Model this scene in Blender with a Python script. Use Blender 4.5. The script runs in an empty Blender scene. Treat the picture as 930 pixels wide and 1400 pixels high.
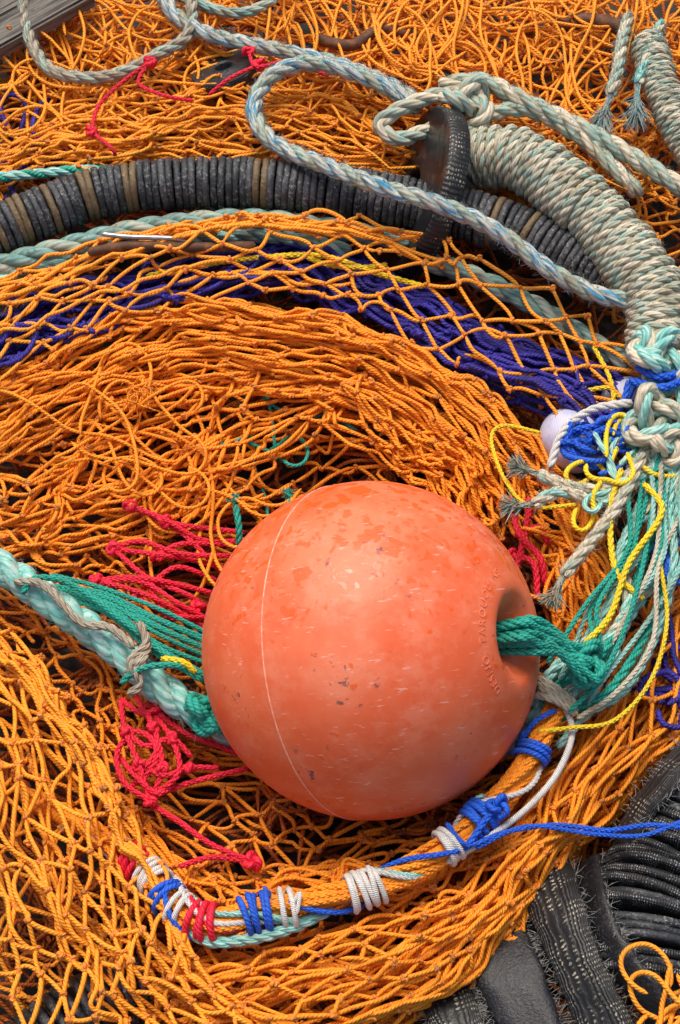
import bpy, math, random
import numpy as np
from mathutils import Vector, Matrix
random.seed(4); RNG=np.random.default_rng(11)
SC=bpy.context.scene; COL=SC.collection
# ------------------------------------------------------------ camera frame
T=math.radians(28); D=2.6
dv=np.array([0,math.sin(T),-math.cos(T)]); rv=np.array([1.,0,0]); uv_=np.array([0,math.cos(T),math.sin(T)])
CAM=-D*dv
def P(a):
    """plan position (x, y in mm as seen from above the heap) + height in mm -> metres"""
    a=np.asarray(a,float); x=(a[...,0]-465)/1000; y=(700-a[...,1])/1000; h=a[...,2]/1000
    dr=dv+(x/D)[...,None]*rv+(y/D)[...,None]*uv_
    k=(h-CAM[2])/dr[...,2]
    return CAM+k[...,None]*dr
# ------------------------------------------------------------ splines
def cat(p,n):
    p=np.asarray(p,float)
    if len(p)==2:
        t=np.linspace(0,1,n)[:,None]; return p[0]*(1-t)+p[1]*t
    q=np.vstack([2*p[0]-p[1],p,2*p[-1]-p[-2]])
    m=len(p)-1; out=[]
    for i in range(m):
        a,b,c,d=q[i:i+4]; t=np.linspace(0,1,24,endpoint=False)[:,None]
        out.append(.5*((2*b)+(-a+c)*t+(2*a-5*b+4*c-d)*t**2+(-a+3*b-3*c+d)*t**3))
    out.append(p[-1][None]); o=np.vstack(out)
    s=np.r_[0,np.cumsum(np.linalg.norm(np.diff(o,axis=0),axis=1))]
    g=np.linspace(0,s[-1],n)
    return np.stack([np.interp(g,s,o[:,k]) for k in range(p.shape[1])],1)
def plen(p): return np.linalg.norm(np.diff(p,axis=0),axis=1).sum()
def wpath(pts,step=.004):
    w=P(np.array(pts,float)); d=cat(w,200); n=max(4,int(plen(d)/step)); return cat(w,n)
def frames(p):
    t=np.gradient(p,axis=0); t/=np.linalg.norm(t,axis=1)[:,None]+1e-12
    n=np.zeros_like(p); v=np.cross(t[0],[.1,.07,1.]);
    if np.linalg.norm(v)<.1: v=np.cross(t[0],[1.,0,0])
    v=Vector(v).normalized(); tl=[Vector(x) for x in t]
    for i in range(len(p)):
        v=v-tl[i]*v.dot(tl[i]); v.normalize(); n[i]=v
    return t,n,np.cross(t,n)
# ------------------------------------------------------------ mesh builder
class MB:
    def __init__(s): s.v=[];s.f=[];s.u=[];s.m=[];s.n=0
    def raw(s,v,f,u,mat):
        f=np.asarray(f).reshape(-1,4); s.v.append(v.reshape(-1,3)); s.f.append(f+s.n); s.u.append(u.reshape(-1,4,2)); s.m.append(np.full(len(f),mat)); s.n+=v.size//3
    def batch(s,p,r,segs,mat,n=None,b=None,taper=True):
        B,K,_=p.shape
        if n is None:
            t=np.gradient(p,axis=1); t/=np.linalg.norm(t,axis=2)[...,None]+1e-12
            n=np.cross(t,np.array([.13,.07,1.])); n/=np.linalg.norm(n,axis=2)[...,None]+1e-9; b=np.cross(t,n)
        rr=np.broadcast_to(np.asarray(r,float),(B,K)).copy()
        if taper: rr[:,0]*=.25; rr[:,-1]*=.25
        a=np.arange(segs)/segs*2*math.pi
        v=p[:,:,None]+rr[:,:,None,None]*(np.cos(a)[:,None]*n[:,:,None]+np.sin(a)[:,None]*b[:,:,None])
        L=np.concatenate([np.zeros((B,1)),np.cumsum(np.linalg.norm(np.diff(p,axis=1),axis=2),axis=1)],1)+RNG.random((B,1))
        bi=np.arange(B)[:,None,None]; ki=np.arange(K-1)[None,:,None]; si=np.arange(segs)[None,None,:]; s2=(si+1)%segs
        base=bi*K*segs
        f=np.stack(np.broadcast_arrays(base+ki*segs+si,base+ki*segs+s2,base+(ki+1)*segs+s2,base+(ki+1)*segs+si),-1)
        u0=si/segs+0*L[:,:-1,None]; u1=u0+1/segs; l0=L[:,:-1,None]+0*u0; l1=L[:,1:,None]+0*u0
        u=np.stack([np.stack([u0,l0],-1),np.stack([u1,l0],-1),np.stack([u1,l1],-1),np.stack([u0,l1],-1)],-2)
        s.raw(v,f,u,mat)
    def tube(s,p,r,mat=0,segs=8,taper=True):
        t,n,b=frames(p); s.batch(p[None],r,segs,mat,n[None],b[None],taper)
    def rope(s,p,R,mats=(0,),pitch=None,strands=3,segs=7,ph=0):
        pitch=pitch or R*7; t,n,b=frames(p)
        L=np.r_[0,np.cumsum(np.linalg.norm(np.diff(p,axis=0),axis=1))]
        for k in range(strands):
            a=2*math.pi*(L/pitch+k/strands)+ph
            q=p+R*.5*(np.cos(a)[:,None]*n+np.sin(a)[:,None]*b)
            s.tube(q,R*.54,mats[k%len(mats)],segs)
    def build(s,name,mats,parent=None,label=None,category=None,group=None,kind=None):
        v=np.concatenate(s.v); f=np.concatenate(s.f); u=np.concatenate(s.u); m=np.concatenate(s.m)
        me=bpy.data.meshes.new(name); me.vertices.add(len(v)); me.vertices.foreach_set('co',v.astype(np.float32).ravel())
        me.loops.add(f.size); me.loops.foreach_set('vertex_index',f.astype(np.int32).ravel())
        me.polygons.add(len(f)); me.polygons.foreach_set('loop_start',np.arange(0,f.size,4,dtype=np.int32))
        me.polygons.foreach_set('loop_total',np.full(len(f),4,dtype=np.int32))
        me.polygons.foreach_set('material_index',m.astype(np.int32)); me.polygons.foreach_set('use_smooth',np.ones(len(f),bool))
        me.update(calc_edges=True)
        ul=me.uv_layers.new(name='UVMap'); ul.data.foreach_set('uv',u.astype(np.float32).ravel())
        for x in mats: me.materials.append(x)
        o=bpy.data.objects.new(name,me); COL.objects.link(o); o.parent=parent
        return tag(o,label,category,group,kind)
def tag(o,label=None,category=None,group=None,kind=None):
    if label:o['label']=label
    if category:o['category']=category
    if group:o['group']=group
    if kind:o['kind']=kind
    return o
def empty(name,loc,label,category,group=None):
    o=bpy.data.objects.new(name,None); o.location=loc; o.empty_display_size=.02; COL.objects.link(o); return tag(o,label,category,group)
# ------------------------------------------------------------ materials
class NT:
    def __init__(s,name):
        s.m=bpy.data.materials.new(name); s.m.use_nodes=True; s.t=s.m.node_tree; s.b=s.t.nodes['Principled BSDF']
    def n(s,k,**kw):
        x=s.t.nodes.new(k)
        for a,b in kw.items(): setattr(x,a,b)
        return x
    def l(s,a,b): s.t.links.new(a,b)
    def math(s,op,a,b=None,c=None):
        x=s.n('ShaderNodeMath',operation=op)
        for i,q in enumerate((a,b,c)):
            if q is None: continue
            if isinstance(q,(int,float)): x.inputs[i].default_value=q
            else: s.l(q,x.inputs[i])
        return x.outputs[0]
    def mix(s,f,a,b,mode='MIX'):
        x=s.n('ShaderNodeMix',data_type='RGBA',blend_type=mode)
        for i,q in ((0,f),(6,a),(7,b)):
            if isinstance(q,(int,float)): x.inputs[i].default_value=q
            elif isinstance(q,tuple): x.inputs[i].default_value=(*q,1)
            else: s.l(q,x.inputs[i])
        return x.outputs[2]
    def noise(s,vec,scale,detail=3,rough=.55):
        x=s.n('ShaderNodeTexNoise'); x.inputs['Scale'].default_value=scale; x.inputs['Detail'].default_value=detail; x.inputs['Roughness'].default_value=rough
        if vec is not None: s.l(vec,x.inputs['Vector'])
        return x.outputs['Fac']
    def ramp(s,f,a,b):
        x=s.n('ShaderNodeMapRange',interpolation_type='SMOOTHSTEP'); s.l(f,x.inputs[0]); x.inputs[1].default_value=a; x.inputs[2].default_value=b; return x.outputs[0]
    def obj(s): return s.n('ShaderNodeTexCoord').outputs['Object']
    def bump(s,h,dist,st=1):
        x=s.n('ShaderNodeBump'); x.inputs['Strength'].default_value=st; x.inputs['Distance'].default_value=dist; s.l(h,x.inputs['Height']); s.l(x.outputs[0],s.b.inputs['Normal'])
def cord(name,A,B,dirt=(.16,.09,.04),damt=.35,n=3,f=190,bd=.0008,groove_shade=.3,rough=.6,cut=(.4,.6),vs=60):
    k=NT(name); uv=k.n('ShaderNodeUVMap'); sp=k.n('ShaderNodeSeparateXYZ'); k.l(uv.outputs[0],sp.inputs[0])
    U,V=sp.outputs[0],sp.outputs[1]
    ph=k.math('ADD',k.math('MULTIPLY',U,n),k.math('MULTIPLY',V,f))
    sn=k.math('MULTIPLY_ADD',k.math('SINE',k.math('MULTIPLY',ph,2*math.pi)),.5,.5)
    cb=k.n('ShaderNodeCombineXYZ'); k.l(k.math('MULTIPLY',ph,2.0),cb.inputs[0]); k.l(k.math('MULTIPLY',V,vs),cb.inputs[1])
    fn=k.noise(cb.outputs[0],1.0,2)
    o=k.obj(); big=k.noise(o,26,3)
    c=k.mix(k.ramp(fn,*cut),A,B)
    c=k.mix(k.math('MULTIPLY',k.ramp(big,.45,.75),damt),c,dirt)
    c=k.mix(k.math('MULTIPLY',k.math('SUBTRACT',1,k.ramp(sn,0,.4)),groove_shade),c,k.mix(1.0,c,(.5,.38,.34),'MULTIPLY'))  # twist grooves tinted darker: crease shade and slight dirt put in the colour
    k.l(c,k.b.inputs['Base Color']); k.b.inputs['Roughness'].default_value=rough
    k.b.inputs['Specular IOR Level'].default_value=.4
    h=k.math('ADD',k.math('POWER',sn,.6),k.math('MULTIPLY',fn,.5)); k.bump(h,bd)
    return k.m
ORA=cord('orange_twine',(.97,.27,.008),(1.,.36,.018),(.62,.15,.012),.28,groove_shade=.22)
ORB=cord('orange_twine_bright',(1.,.31,.010),(1.,.41,.03),(.72,.20,.015),.26,groove_shade=.22)
ORD=cord('orange_twine_depth_shade',(.42,.085,.006),(.55,.13,.010),(.07,.03,.01),.6)  # dirty copy of the orange twine, darkened to paint in depth shade
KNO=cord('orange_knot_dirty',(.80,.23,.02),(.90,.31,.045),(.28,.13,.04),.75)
KND=cord('orange_knot_depth_shade',(.24,.07,.015),(.33,.10,.02),(.07,.03,.015),.8)  # matching dirty knots, depth shade painted into their colour
BLU=cord('navy_twine',(.022,.013,.21),(.045,.032,.34),(.012,.01,.04),.6)
BRB=cord('bright_blue_twine',(.01,.09,.58),(.02,.14,.75),(.02,.03,.12),.3)
RED=cord('red_twine',(.74,.008,.032),(.90,.02,.06),(.28,.012,.018),.3)
TEA=cord('teal_twine',(.010,.31,.22),(.025,.42,.31),(.03,.12,.08),.4)
YEL=cord('yellow_twine',(.90,.60,.01),(.97,.72,.03),(.45,.25,.03),.3)
TRO=cord('turquoise_rope_fibre',(.20,.56,.48),(.50,.74,.66),(.22,.27,.19),.5,n=5,f=60,cut=(.45,.6))
LBR=cord('white_blue_rope_fibre',(.56,.57,.49),(.08,.31,.46),(.30,.26,.18),.6,n=5,f=30,cut=(.51,.56),vs=28)
WHR=cord('cream_rope_fibre',(.60,.52,.35),(.74,.68,.54),(.26,.18,.09),.6,n=5,f=60)
GRR=cord('grey_green_rope_fibre',(.44,.45,.35),(.28,.49,.41),(.23,.18,.10),.65,n=5,f=60,cut=(.48,.6))
SVR=cord('served_rope_fibre',(.50,.47,.34),(.25,.47,.42),(.26,.20,.11),.7,n=5,f=40,cut=(.53,.58),vs=35)
BRR=cord('brown_rope_fibre',(.36,.30,.21),(.46,.42,.32),(.14,.11,.07),.7,n=5,f=60)
TGR=cord('teal_grey_rope_fibre',(.14,.30,.27),(.27,.42,.36),(.17,.14,.09),.6,n=5,f=60)
WBR=cord('white_braid',(.72,.70,.64),(.82,.80,.75),(.36,.3,.24),.4,n=4,f=420)
def rubber(name,base,scuff,amt,stretch=(1,1,1),rough=.55,brown=None,sc=240):
    k=NT(name); o=k.obj(); mp=k.n('ShaderNodeMapping'); k.l(o,mp.inputs[0]); mp.inputs['Scale'].default_value=stretch
    a=k.noise(mp.outputs[0],sc,4,.7); b=k.noise(o,30,4)
    f=k.math('MULTIPLY',k.ramp(a,.46,.74),k.math('MULTIPLY',k.ramp(b,.35,.75),amt))
    c=k.mix(f,base,scuff)
    if brown: c=k.mix(k.math('MULTIPLY',k.ramp(k.noise(mp.outputs[0],22,4),.58,.7),.6),c,brown)
    k.l(c,k.b.inputs['Base Color']); k.b.inputs['Roughness'].default_value=rough
    k.bump(k.math('ADD',a,k.math('MULTIPLY',b,1.)),.0016,.8); return k.m
RUB=rubber('scuffed_rubber',(.018,.02,.023),(.40,.40,.38),.95)
RUT=rubber('muddy_tan_rubber',(.13,.085,.04),(.44,.31,.15),1.0)
RUG=rubber('grey_rubber',(.042,.043,.047),(.46,.46,.43),1.0)
RUK=rubber('black_rubber',(.010,.010,.012),(.16,.16,.14),.6,(1,1,1),.38)
RUB2=rubber('brown_scuffed_black_rubber',(.012,.012,.014),(.14,.13,.12),.6,(.6,.6,3),.35,(.12,.045,.02),90)
def tyre_cord(name,fu,fv,amt,vcol=(.55,.50,.38)):
    k=NT(name); uv=k.n('ShaderNodeUVMap'); sp=k.n('ShaderNodeSeparateXYZ'); k.l(uv.outputs[0],sp.inputs[0])
    nz=k.noise(k.obj(),90,3); n2=k.noise(k.obj(),420,2)
    a=k.math('MULTIPLY_ADD',k.math('SINE',k.math('ADD',k.math('MULTIPLY',sp.outputs[0],fu*math.pi*2),k.math('MULTIPLY',nz,6))),.5,.5)
    b=k.math('MULTIPLY_ADD',k.math('SINE',k.math('ADD',k.math('MULTIPLY',sp.outputs[1],fv),k.math('MULTIPLY',nz,9))),.5,.5)
    d=k.ramp(k.math('MULTIPLY',a,b),.35,.75); d=k.math('MULTIPLY',d,k.math('MULTIPLY',k.ramp(k.noise(k.obj(),38,3),.42,.62),k.ramp(n2,.35,.6)))
    k.l(k.mix(k.math('MULTIPLY',d,amt),(.012,.012,.012),vcol),k.b.inputs['Base Color']); k.b.inputs['Roughness'].default_value=.5; k.bump(k.math('ADD',k.math('MULTIPLY',a,.6),nz),.0012); return k.m
TYR=tyre_cord('stippled_tyre_rubber',110,1300.,1.)
TYS=tyre_cord('corded_rubber_strip',34,1100.,.9)
TYG=tyre_cord('corded_grey_rubber',150,1500.,1.,(.50,.50,.47))
def plain(name,c,rough=.4,metal=0,c2=None,scale=40,bd=.0006):
    k=NT(name); nz=k.noise(k.obj(),scale,4,.6); k.l(k.mix(k.ramp(nz,.4,.7),c,c2 or tuple(x*.7 for x in c)),k.b.inputs['Base Color'])
    k.b.inputs['Roughness'].default_value=rough; k.b.inputs['Metallic'].default_value=metal; k.bump(nz,bd); return k.m
PLA=plain('pale_lilac_plastic',(.58,.58,.72),.4,0,(.42,.42,.6))
STE=plain('galvanised_steel',(.62,.62,.60),.35,.9,(.35,.33,.3))
RST=plain('rusty_iron',(.10,.045,.025),.75,.3,(.22,.09,.04),70,.002)
# ------------------------------------------------------------ nets
tt=np.linspace(0,2*math.pi,17); trf=np.stack([np.sin(tt)+2*np.sin(2*tt),np.cos(tt)-2*np.cos(2*tt),-1.3*np.sin(3*tt)],1)/3
_k=MB(); _k.tube(trf*.0050,.0027,0,6,False)
KV,KF,KU=_k.v[0],_k.f[0],_k.u[0]
def sinfield(seed,wl):
    g=np.random.default_rng(seed); K=g.normal(0,1,(6,2))/wl*2; ph=g.random((6,3))*6.28; A=g.normal(0,.45,(6,3))
    def f(p):
        q=p[...,:2]@K.T
        return sum(A[i]*np.sin(q[...,i,None]+ph[i]) for i in range(6))
    return f
def net(mb,rows,nS,nT,r=2.7,jit=.22,slack=.12,wob=8,wl=70,hj=4,seed=1,mb_=0,mk=1,knots=True,drop=0,ks=.74,segs=6,strands=0,bunch=0):
    g=np.random.default_rng(seed)
    R=np.stack([cat(x,48) for x in rows]); 
    G=np.stack([cat(R[:,i],48) for i in range(48)],1)   # t,s
    F=sinfield(seed,wl); F2=sinfield(seed+99,wl*.35)
    bp=g.random(3)*6.28
    def ev(s,t,h=0):
        if bunch: t=np.clip(t+bunch*(np.sin(s*9+t*11+bp[0])+.6*np.sin(s*17-t*19+bp[1])),0,1)
        s=np.clip(s,0,1)*46.99; t=np.clip(t,0,1)*46.99
        a=s.astype(int);b=t.astype(int);fs=(s-a)[...,None];ft=(t-b)[...,None]
        K=G[b,a]*(1-fs)*(1-ft)+G[b,a+1]*fs*(1-ft)+G[b+1,a]*(1-fs)*ft+G[b+1,a+1]*fs*ft
        return K+F(K)*np.array([1,1,.6])*wob+F2(K)*wob*.3
    idx={};pts=[]
    for i in range(nS+1):
        for j in range(nT+1):
            if (i+j)%2==0: idx[i,j]=len(pts); pts.append((i,j))
    ij=np.array(pts,float)+g.normal(0,jit,(len(pts),2))
    K=ev(ij[:,0]/nS,ij[:,1]/nT); K[:,2]+=g.normal(0,hj,len(K))
    A=[];B=[]
    for (i,j),q in idx.items():
        for dj in (1,-1):
            if (i+1,j+dj) in idx and g.random()>=drop: A.append(q);B.append(idx[i+1,j+dj])
    A=K[A];B=K[B]; L=np.linalg.norm(B-A,axis=1)[:,None]
    keep=L[:,0]<230; A,B,L=A[keep],B[keep],L[keep]
    sl=slack*g.choice([.5,1,1,2.2],(len(A),1))
    m1=A*.67+B*.33+g.normal(0,1,A.shape)*sl*L*np.array([1,1,.4]); m2=A*.33+B*.67+g.normal(0,1,A.shape)*sl*L*np.array([1,1,.4])
    u=np.linspace(0,1,9)[None,:,None]
    pp=A[:,None]*(1-u)**3+3*m1[:,None]*u*(1-u)**2+3*m2[:,None]*u*u*(1-u)+B[:,None]*u**3
    mb.batch(P(pp),(r*g.uniform(.92,1.1,(len(pp),1)))/1000,segs,mb_)
    if strands:
        q=np.linspace(0,1,34)[None]; s0=g.uniform(-.1,.75,(strands,1)); ln=g.uniform(.2,.6,(strands,1)); s=np.clip(s0+ln*q,0,1)
        t=g.uniform(.02,.98,(strands,1))+g.normal(0,.06,(strands,1))*q+.02*np.sin(q*g.uniform(5,20,(strands,1))+g.uniform(0,6,(strands,1)))
        W=ev(s,t); W[...,2]+=g.normal(2,5,(strands,1))+4*np.sin(q*g.uniform(10,30,(strands,1))); W[...,:2]+=(1.5*np.sin(q*g.uniform(20,50,(strands,1))))[...,None]
        mb.batch(P(W),r/1000,segs,mb_)
    if knots:
        W=P(K); n=len(W)
        ax=g.normal(0,1,(n,3,3)); q,_=np.linalg.qr(ax+np.array([[0,0,0],[0,0,0],[0,0,2.]]))
        sc=g.uniform(.85,1.25,(n,1,1))*(r/2.7)*ks
        v=W[:,None]+(KV[None]*sc)@q
        f=KF[None]+np.arange(n)[:,None,None]*len(KV); u_=np.broadcast_to(KU[None],(n,*KU.shape))+g.random((n,1,1,1))
        mb.raw(v,f,u_,mk)
def tangle(mb,c,rx,ry,h,n,K,r,mat,curl=.5,step=11,seed=1,dirn=None,segs=6,hz=1.):
    g=np.random.default_rng(seed); out=np.zeros((n,K,3))
    p=np.stack([c[0]+rx*g.uniform(-1,1,n),c[1]+ry*g.uniform(-1,1,n)],1); a=g.uniform(0,6.28,n) if dirn is None else dirn+g.normal(0,.35,n)
    da=g.normal(0,curl*.5,n); z=h+g.uniform(-12,12,n)*hz; dz=g.normal(0,2,n)
    for k in range(K):
        out[:,k,:2]=p; out[:,k,2]=z
        da=da*.8+g.normal(0,curl*.45,n); a=a+da
        hd=np.arctan2(c[1]-p[:,1],c[0]-p[:,0]); out_=(((p[:,0]-c[0])/rx)**2+((p[:,1]-c[1])/ry)**2)>1
        a=np.where(out_,a+.5*np.sin(hd-a),a); p=p+step*np.stack([np.cos(a),np.sin(a)],1)
        dz=dz*.7+g.normal(0,2.,n)*hz-(z-h)*.05; z=z+dz
    o=[]
    for q in out: o.append(cat(q,K*2))
    mb.batch(P(np.array(o)),r/1000,segs,mat)
def fuzz(m,p,R,n,mat,seed,L=.009,r=.00035):
    g=np.random.default_rng(seed); t,nn,bb=frames(p); i=g.integers(1,len(p)-1,n); a=g.uniform(0,6.28,n)[:,None]
    d=np.cos(a)*nn[i]+np.sin(a)*bb[i]; s=p[i]+d*R*.85; dr=d*g.uniform(.2,.9,(n,1))+t[i]*g.choice([-1,1],(n,1))*g.uniform(.3,1,(n,1)); l=L*g.uniform(.5,1.5,(n,1))
    m.batch(np.stack([s,s+dr*l*.5+g.normal(0,.0008,(n,3)),s+dr*l+g.normal(0,.0018,(n,3))],1),r,4,mat)
NETM=[ORA,KNO]
# ---- ground
k=NT('shade_dark_ground'); nz=k.noise(k.obj(),25,6,.6); k.l(k.mix(nz,(.008,.006,.005),(.05,.035,.025)),k.b.inputs['Base Color']); k.b.inputs['Roughness'].default_value=.7; k.bump(nz,.01)  # dark base colour stands in for shade below the net layers
g=MB(); n=60; X,Y=np.meshgrid(np.linspace(-4,4,n),np.linspace(-4,4,n)); Z=-.135+.006*np.sin(X*9)*np.cos(Y*7)
i,j=np.meshgrid(np.arange(n-1),np.arange(n-1)); b=j*n+i
g.raw(np.stack([X,Y,Z],-1),np.stack([b,b+1,b+n+1,b+n],-1),np.zeros((b.size,4,2)),0); g.build('ground',[k.m],kind='structure')
# ---- bottom folds
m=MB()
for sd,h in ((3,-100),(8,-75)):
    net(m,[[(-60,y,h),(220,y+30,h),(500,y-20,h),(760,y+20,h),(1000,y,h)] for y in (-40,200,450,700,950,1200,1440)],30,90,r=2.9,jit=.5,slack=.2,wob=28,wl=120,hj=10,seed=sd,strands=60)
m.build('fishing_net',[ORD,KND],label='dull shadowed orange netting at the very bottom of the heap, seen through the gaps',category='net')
# ---- top loose net
m=MB()
for sd,h,w in ((21,-25,22),(22,5,26),(23,30,28)):
    net(m,[[(-60,-50+o,h),(200,-50+o,h),(450,-40+o,h),(700,-30+o,h),(1000,-20+o,h)] for o in (0,100,200,300)],22,14,r=2.5,jit=.5,slack=.34,wob=w,wl=70,hj=16,seed=sd,ks=.8,strands=14)
tangle(m,(120,60),200,110,45,20,34,2.5,0,.26,14,seed=31); tangle(m,(480,50),240,60,45,26,34,2.5,0,.28,14,seed=32); tangle(m,(780,70),190,110,45,24,34,2.5,0,.26,14,seed=33)
m.build('fishing_net',[ORB,KNO],label='loose thin orange netting tangled in open loops across the top of the heap',category='net')
# ---- band above disc line
m=MB()
net(m,[[(-60,170,20),(80,150,45),(250,110,60),(400,110,60),(520,150,50)],[(-60,220,35),(80,190,60),(250,165,70),(400,165,65),(540,200,50)],[(-60,280,35),(80,235,55),(250,212,60),(400,218,55),(560,250,40)]],22,15,r=2.5,jit=.3,slack=.13,wob=10,hj=5,seed=41,strands=18,bunch=.03)
net(m,[[(-60,180,-10),(250,120,10),(530,160,0)],[(-60,280,-10),(250,215,10),(560,250,0)]],20,10,r=2.5,jit=.4,slack=.2,wob=12,hj=4,seed=42,bunch=.03)
m.build('fishing_net',[ORB,KNO],label='finely bunched orange netting just above the left half of the ribbed black disc line',category='net')
m=MB()
net(m,[[(600,90,10),(720,120,30),(850,200,30),(980,300,10)],[(600,200,20),(700,240,40),(800,300,40),(900,420,20)],[(560,300,10),(650,310,20),(760,370,20),(860,460,10)]],18,15,r=2.6,jit=.4,slack=.2,wob=14,hj=6,seed=43,strands=16)
m.build('fishing_net',[ORB,KNO],label='orange netting lying under the thick served rope in the upper right',category='net')
# ---- navy net
m=MB()
c=np.array([(-40,487),(60,442),(180,402),(300,372),(400,352),(490,392),(590,447),(720,502),(860,557)],float)
def off(c,dy,h): return [(x,y+dy,h) for x,y in c]
net(m,[off(c,-30,35),off(c,-8,52),off(c,16,52),off(c,38,35)],24,9,r=3.6,jit=.3,slack=.14,wob=9,wl=55,hj=8,seed=51,strands=34,ks=.8,bunch=.06)
net(m,[off(c,-26,10),off(c,14,20),off(c,40,10)],26,7,r=3.6,jit=.4,slack=.2,wob=10,wl=60,hj=6,seed=52,strands=12,ks=.8)
m.build('fishing_net',[BLU,BLU],label='dark navy blue netting bunched in a long band under orange diamonds',category='net')
m=MB(); tangle(m,(8,220),30,45,20,9,14,4,0,.4,seed=53)
m.build('fishing_net',[BLU],label='small clump of dark blue netting at the upper left edge above the disc line',category='net')
m=MB(); tangle(m,(925,930),30,60,45,12,14,4.2,0,.4,seed=54)
m.build('fishing_net',[BLU],label='small clump of dark blue netting at the right edge beside the roll of orange net',category='net')
# ---- diamonds over navy
m=MB()
net(m,[[(-50,405,70),(130,345,85),(300,303,98),(450,296,98),(600,318,92),(740,388,85),(875,480,70)],
       [(-50,465,65),(130,392,80),(300,348,88),(450,348,86),(600,392,80),(730,468,70),(855,545,60)],
       [(-50,540,50),(130,455,65),(300,402,68),(450,415,65),(600,485,60),(720,552,55),(835,600,45)]],26,8,r=2.9,jit=.2,slack=.10,wob=8,hj=4,seed=61,strands=5)
net(m,[[(-50,395,64),(130,338,80),(300,300,92),(450,296,92),(600,322,86)],[(-50,430,60),(130,372,78),(300,325,85),(450,325,82),(600,362,75)]],14,4,r=2.9,jit=.3,slack=.12,wob=6,hj=4,seed=62,strands=10)
m.build('fishing_net',[ORB,KNO],label='open orange diamond mesh draped over the navy net and grey green rope',category='net')
# ---- dense arc net
m=MB()
r0=[(-50,530,30),(100,462,52),(250,420,64),(400,420,64),(550,468,58),(690,560,42),(770,650,20)]
r1=[(-50,590,15),(100,525,38),(250,478,50),(400,474,50),(540,520,45),(655,600,28),(705,700,0)]
r2=[(-50,650,0),(100,590,15),(250,545,25),(400,535,25),(510,575,20),(590,650,0),(620,750,-30)]
net(m,[r0,r1,r2],24,24,r=2.6,jit=.28,slack=.10,wob=12,wl=70,hj=8,seed=71,strands=50,bunch=.035)
net(m,[[(x,y+8,h-34) for x,y,h in q] for q in (r0,r1,r2)],22,16,r=2.7,jit=.4,slack=.14,wob=14,wl=70,hj=6,seed=72,strands=10,bunch=.04)
net(m,[r0,[(x,y+24,h) for x,y,h in r0]],26,6,r=2.7,jit=.3,slack=.10,wob=6,hj=5,seed=74,strands=14)
tangle(m,(185,540),22,12,55,10,14,1.0,0,.9,6,seed=75); tangle(m,(120,590),150,60,45,12,22,2.6,0,.18,13,seed=76,dirn=-.4)
m.build('fishing_net',NETM,label='densely bunched orange net sweeping in a wide arc above the buoy',category='net')
# ---- inner fan
m=MB()
a0=[(560,545,5),(430,560,15),(300,575,20),(150,600,15),(-60,615,5)]
a1=[(620,640,-30),(450,640,-20),(290,655,-10),(130,680,-10),(-60,690,-5)]
a2=[(600,760,-70),(420,760,-60),(280,770,-50),(120,765,-35),(-60,760,-20)]
net(m,[a0,a1,a2],16,14,r=2.8,jit=.3,slack=.15,wob=16,wl=80,hj=8,seed=81,strands=6)
net(m,[[(540,490,40),(440,580,15),(300,690,0),(170,760,-10)],[(440,500,40),(340,580,22),(200,680,10),(60,740,0)],[(340,510,40),(230,580,25),(80,660,10),(-60,700,0)],[(220,540,35),(100,590,20),(0,640,5),(-80,670,0)]],11,16,r=2.8,jit=.3,slack=.12,wob=16,hj=7,seed=83,strands=26,bunch=.04)
net(m,[[(430,540,35),(480,600,20),(560,650,0),(600,720,-30)],[(500,520,45),(570,590,30),(640,660,5),(660,740,-30)],[(560,520,45),(650,600,30),(700,680,0),(710,760,-20)]],8,12,r=2.8,jit=.25,slack=.12,wob=12,hj=5,seed=84,strands=22,bunch=.04)
tangle(m,(330,630),140,60,20,14,22,2.7,0,.22,13,seed=86,dirn=2.2)
m.build('fishing_net',NETM,label='orange net fanning out in the hollow left of and above the buoy',category='net')
m=MB()
net(m,[[(-60,700,0),(60,730,-5),(180,790,-20),(300,860,-50)],[(-60,800,-20),(60,830,-30),(160,900,-45),(270,980,-60)],[(-60,850,-20),(50,930,-30),(120,1030,-30),(180,1120,-20)]],12,12,r=2.8,jit=.3,slack=.16,wob=14,hj=6,seed=85,strands=12)
m.build('fishing_net',[ORA,KNO],label='shaded orange net in the hollow behind the thick turquoise rope on the left',category='net')
# ---- lower interior
m=MB()
b0=[(120,860,-60),(280,950,-80),(450,1010,-100),(600,1010,-90),(760,930,-30)]
b1=[(130,970,-50),(270,1070,-60),(430,1120,-55),(600,1120,-45),(770,1020,-5)]
b2=[(150,1080,-35),(260,1170,-40),(430,1195,-20),(600,1165,0),(780,1060,10)]
b3=[(190,1190,-10),(300,1265,0),(430,1255,8),(590,1205,15),(760,1100,20)]
net(m,[b0,b1,b2,b3],20,19,r=2.8,jit=.3,slack=.15,wob=14,wl=80,hj=6,seed=91,strands=16)
net(m,[b2,b3],20,8,r=2.8,jit=.35,slack=.14,wob=12,wl=80,hj=8,seed=92,strands=16)
m.build('fishing_net',NETM,label='orange net lining the shaded hollow directly below the buoy',category='net')
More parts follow.
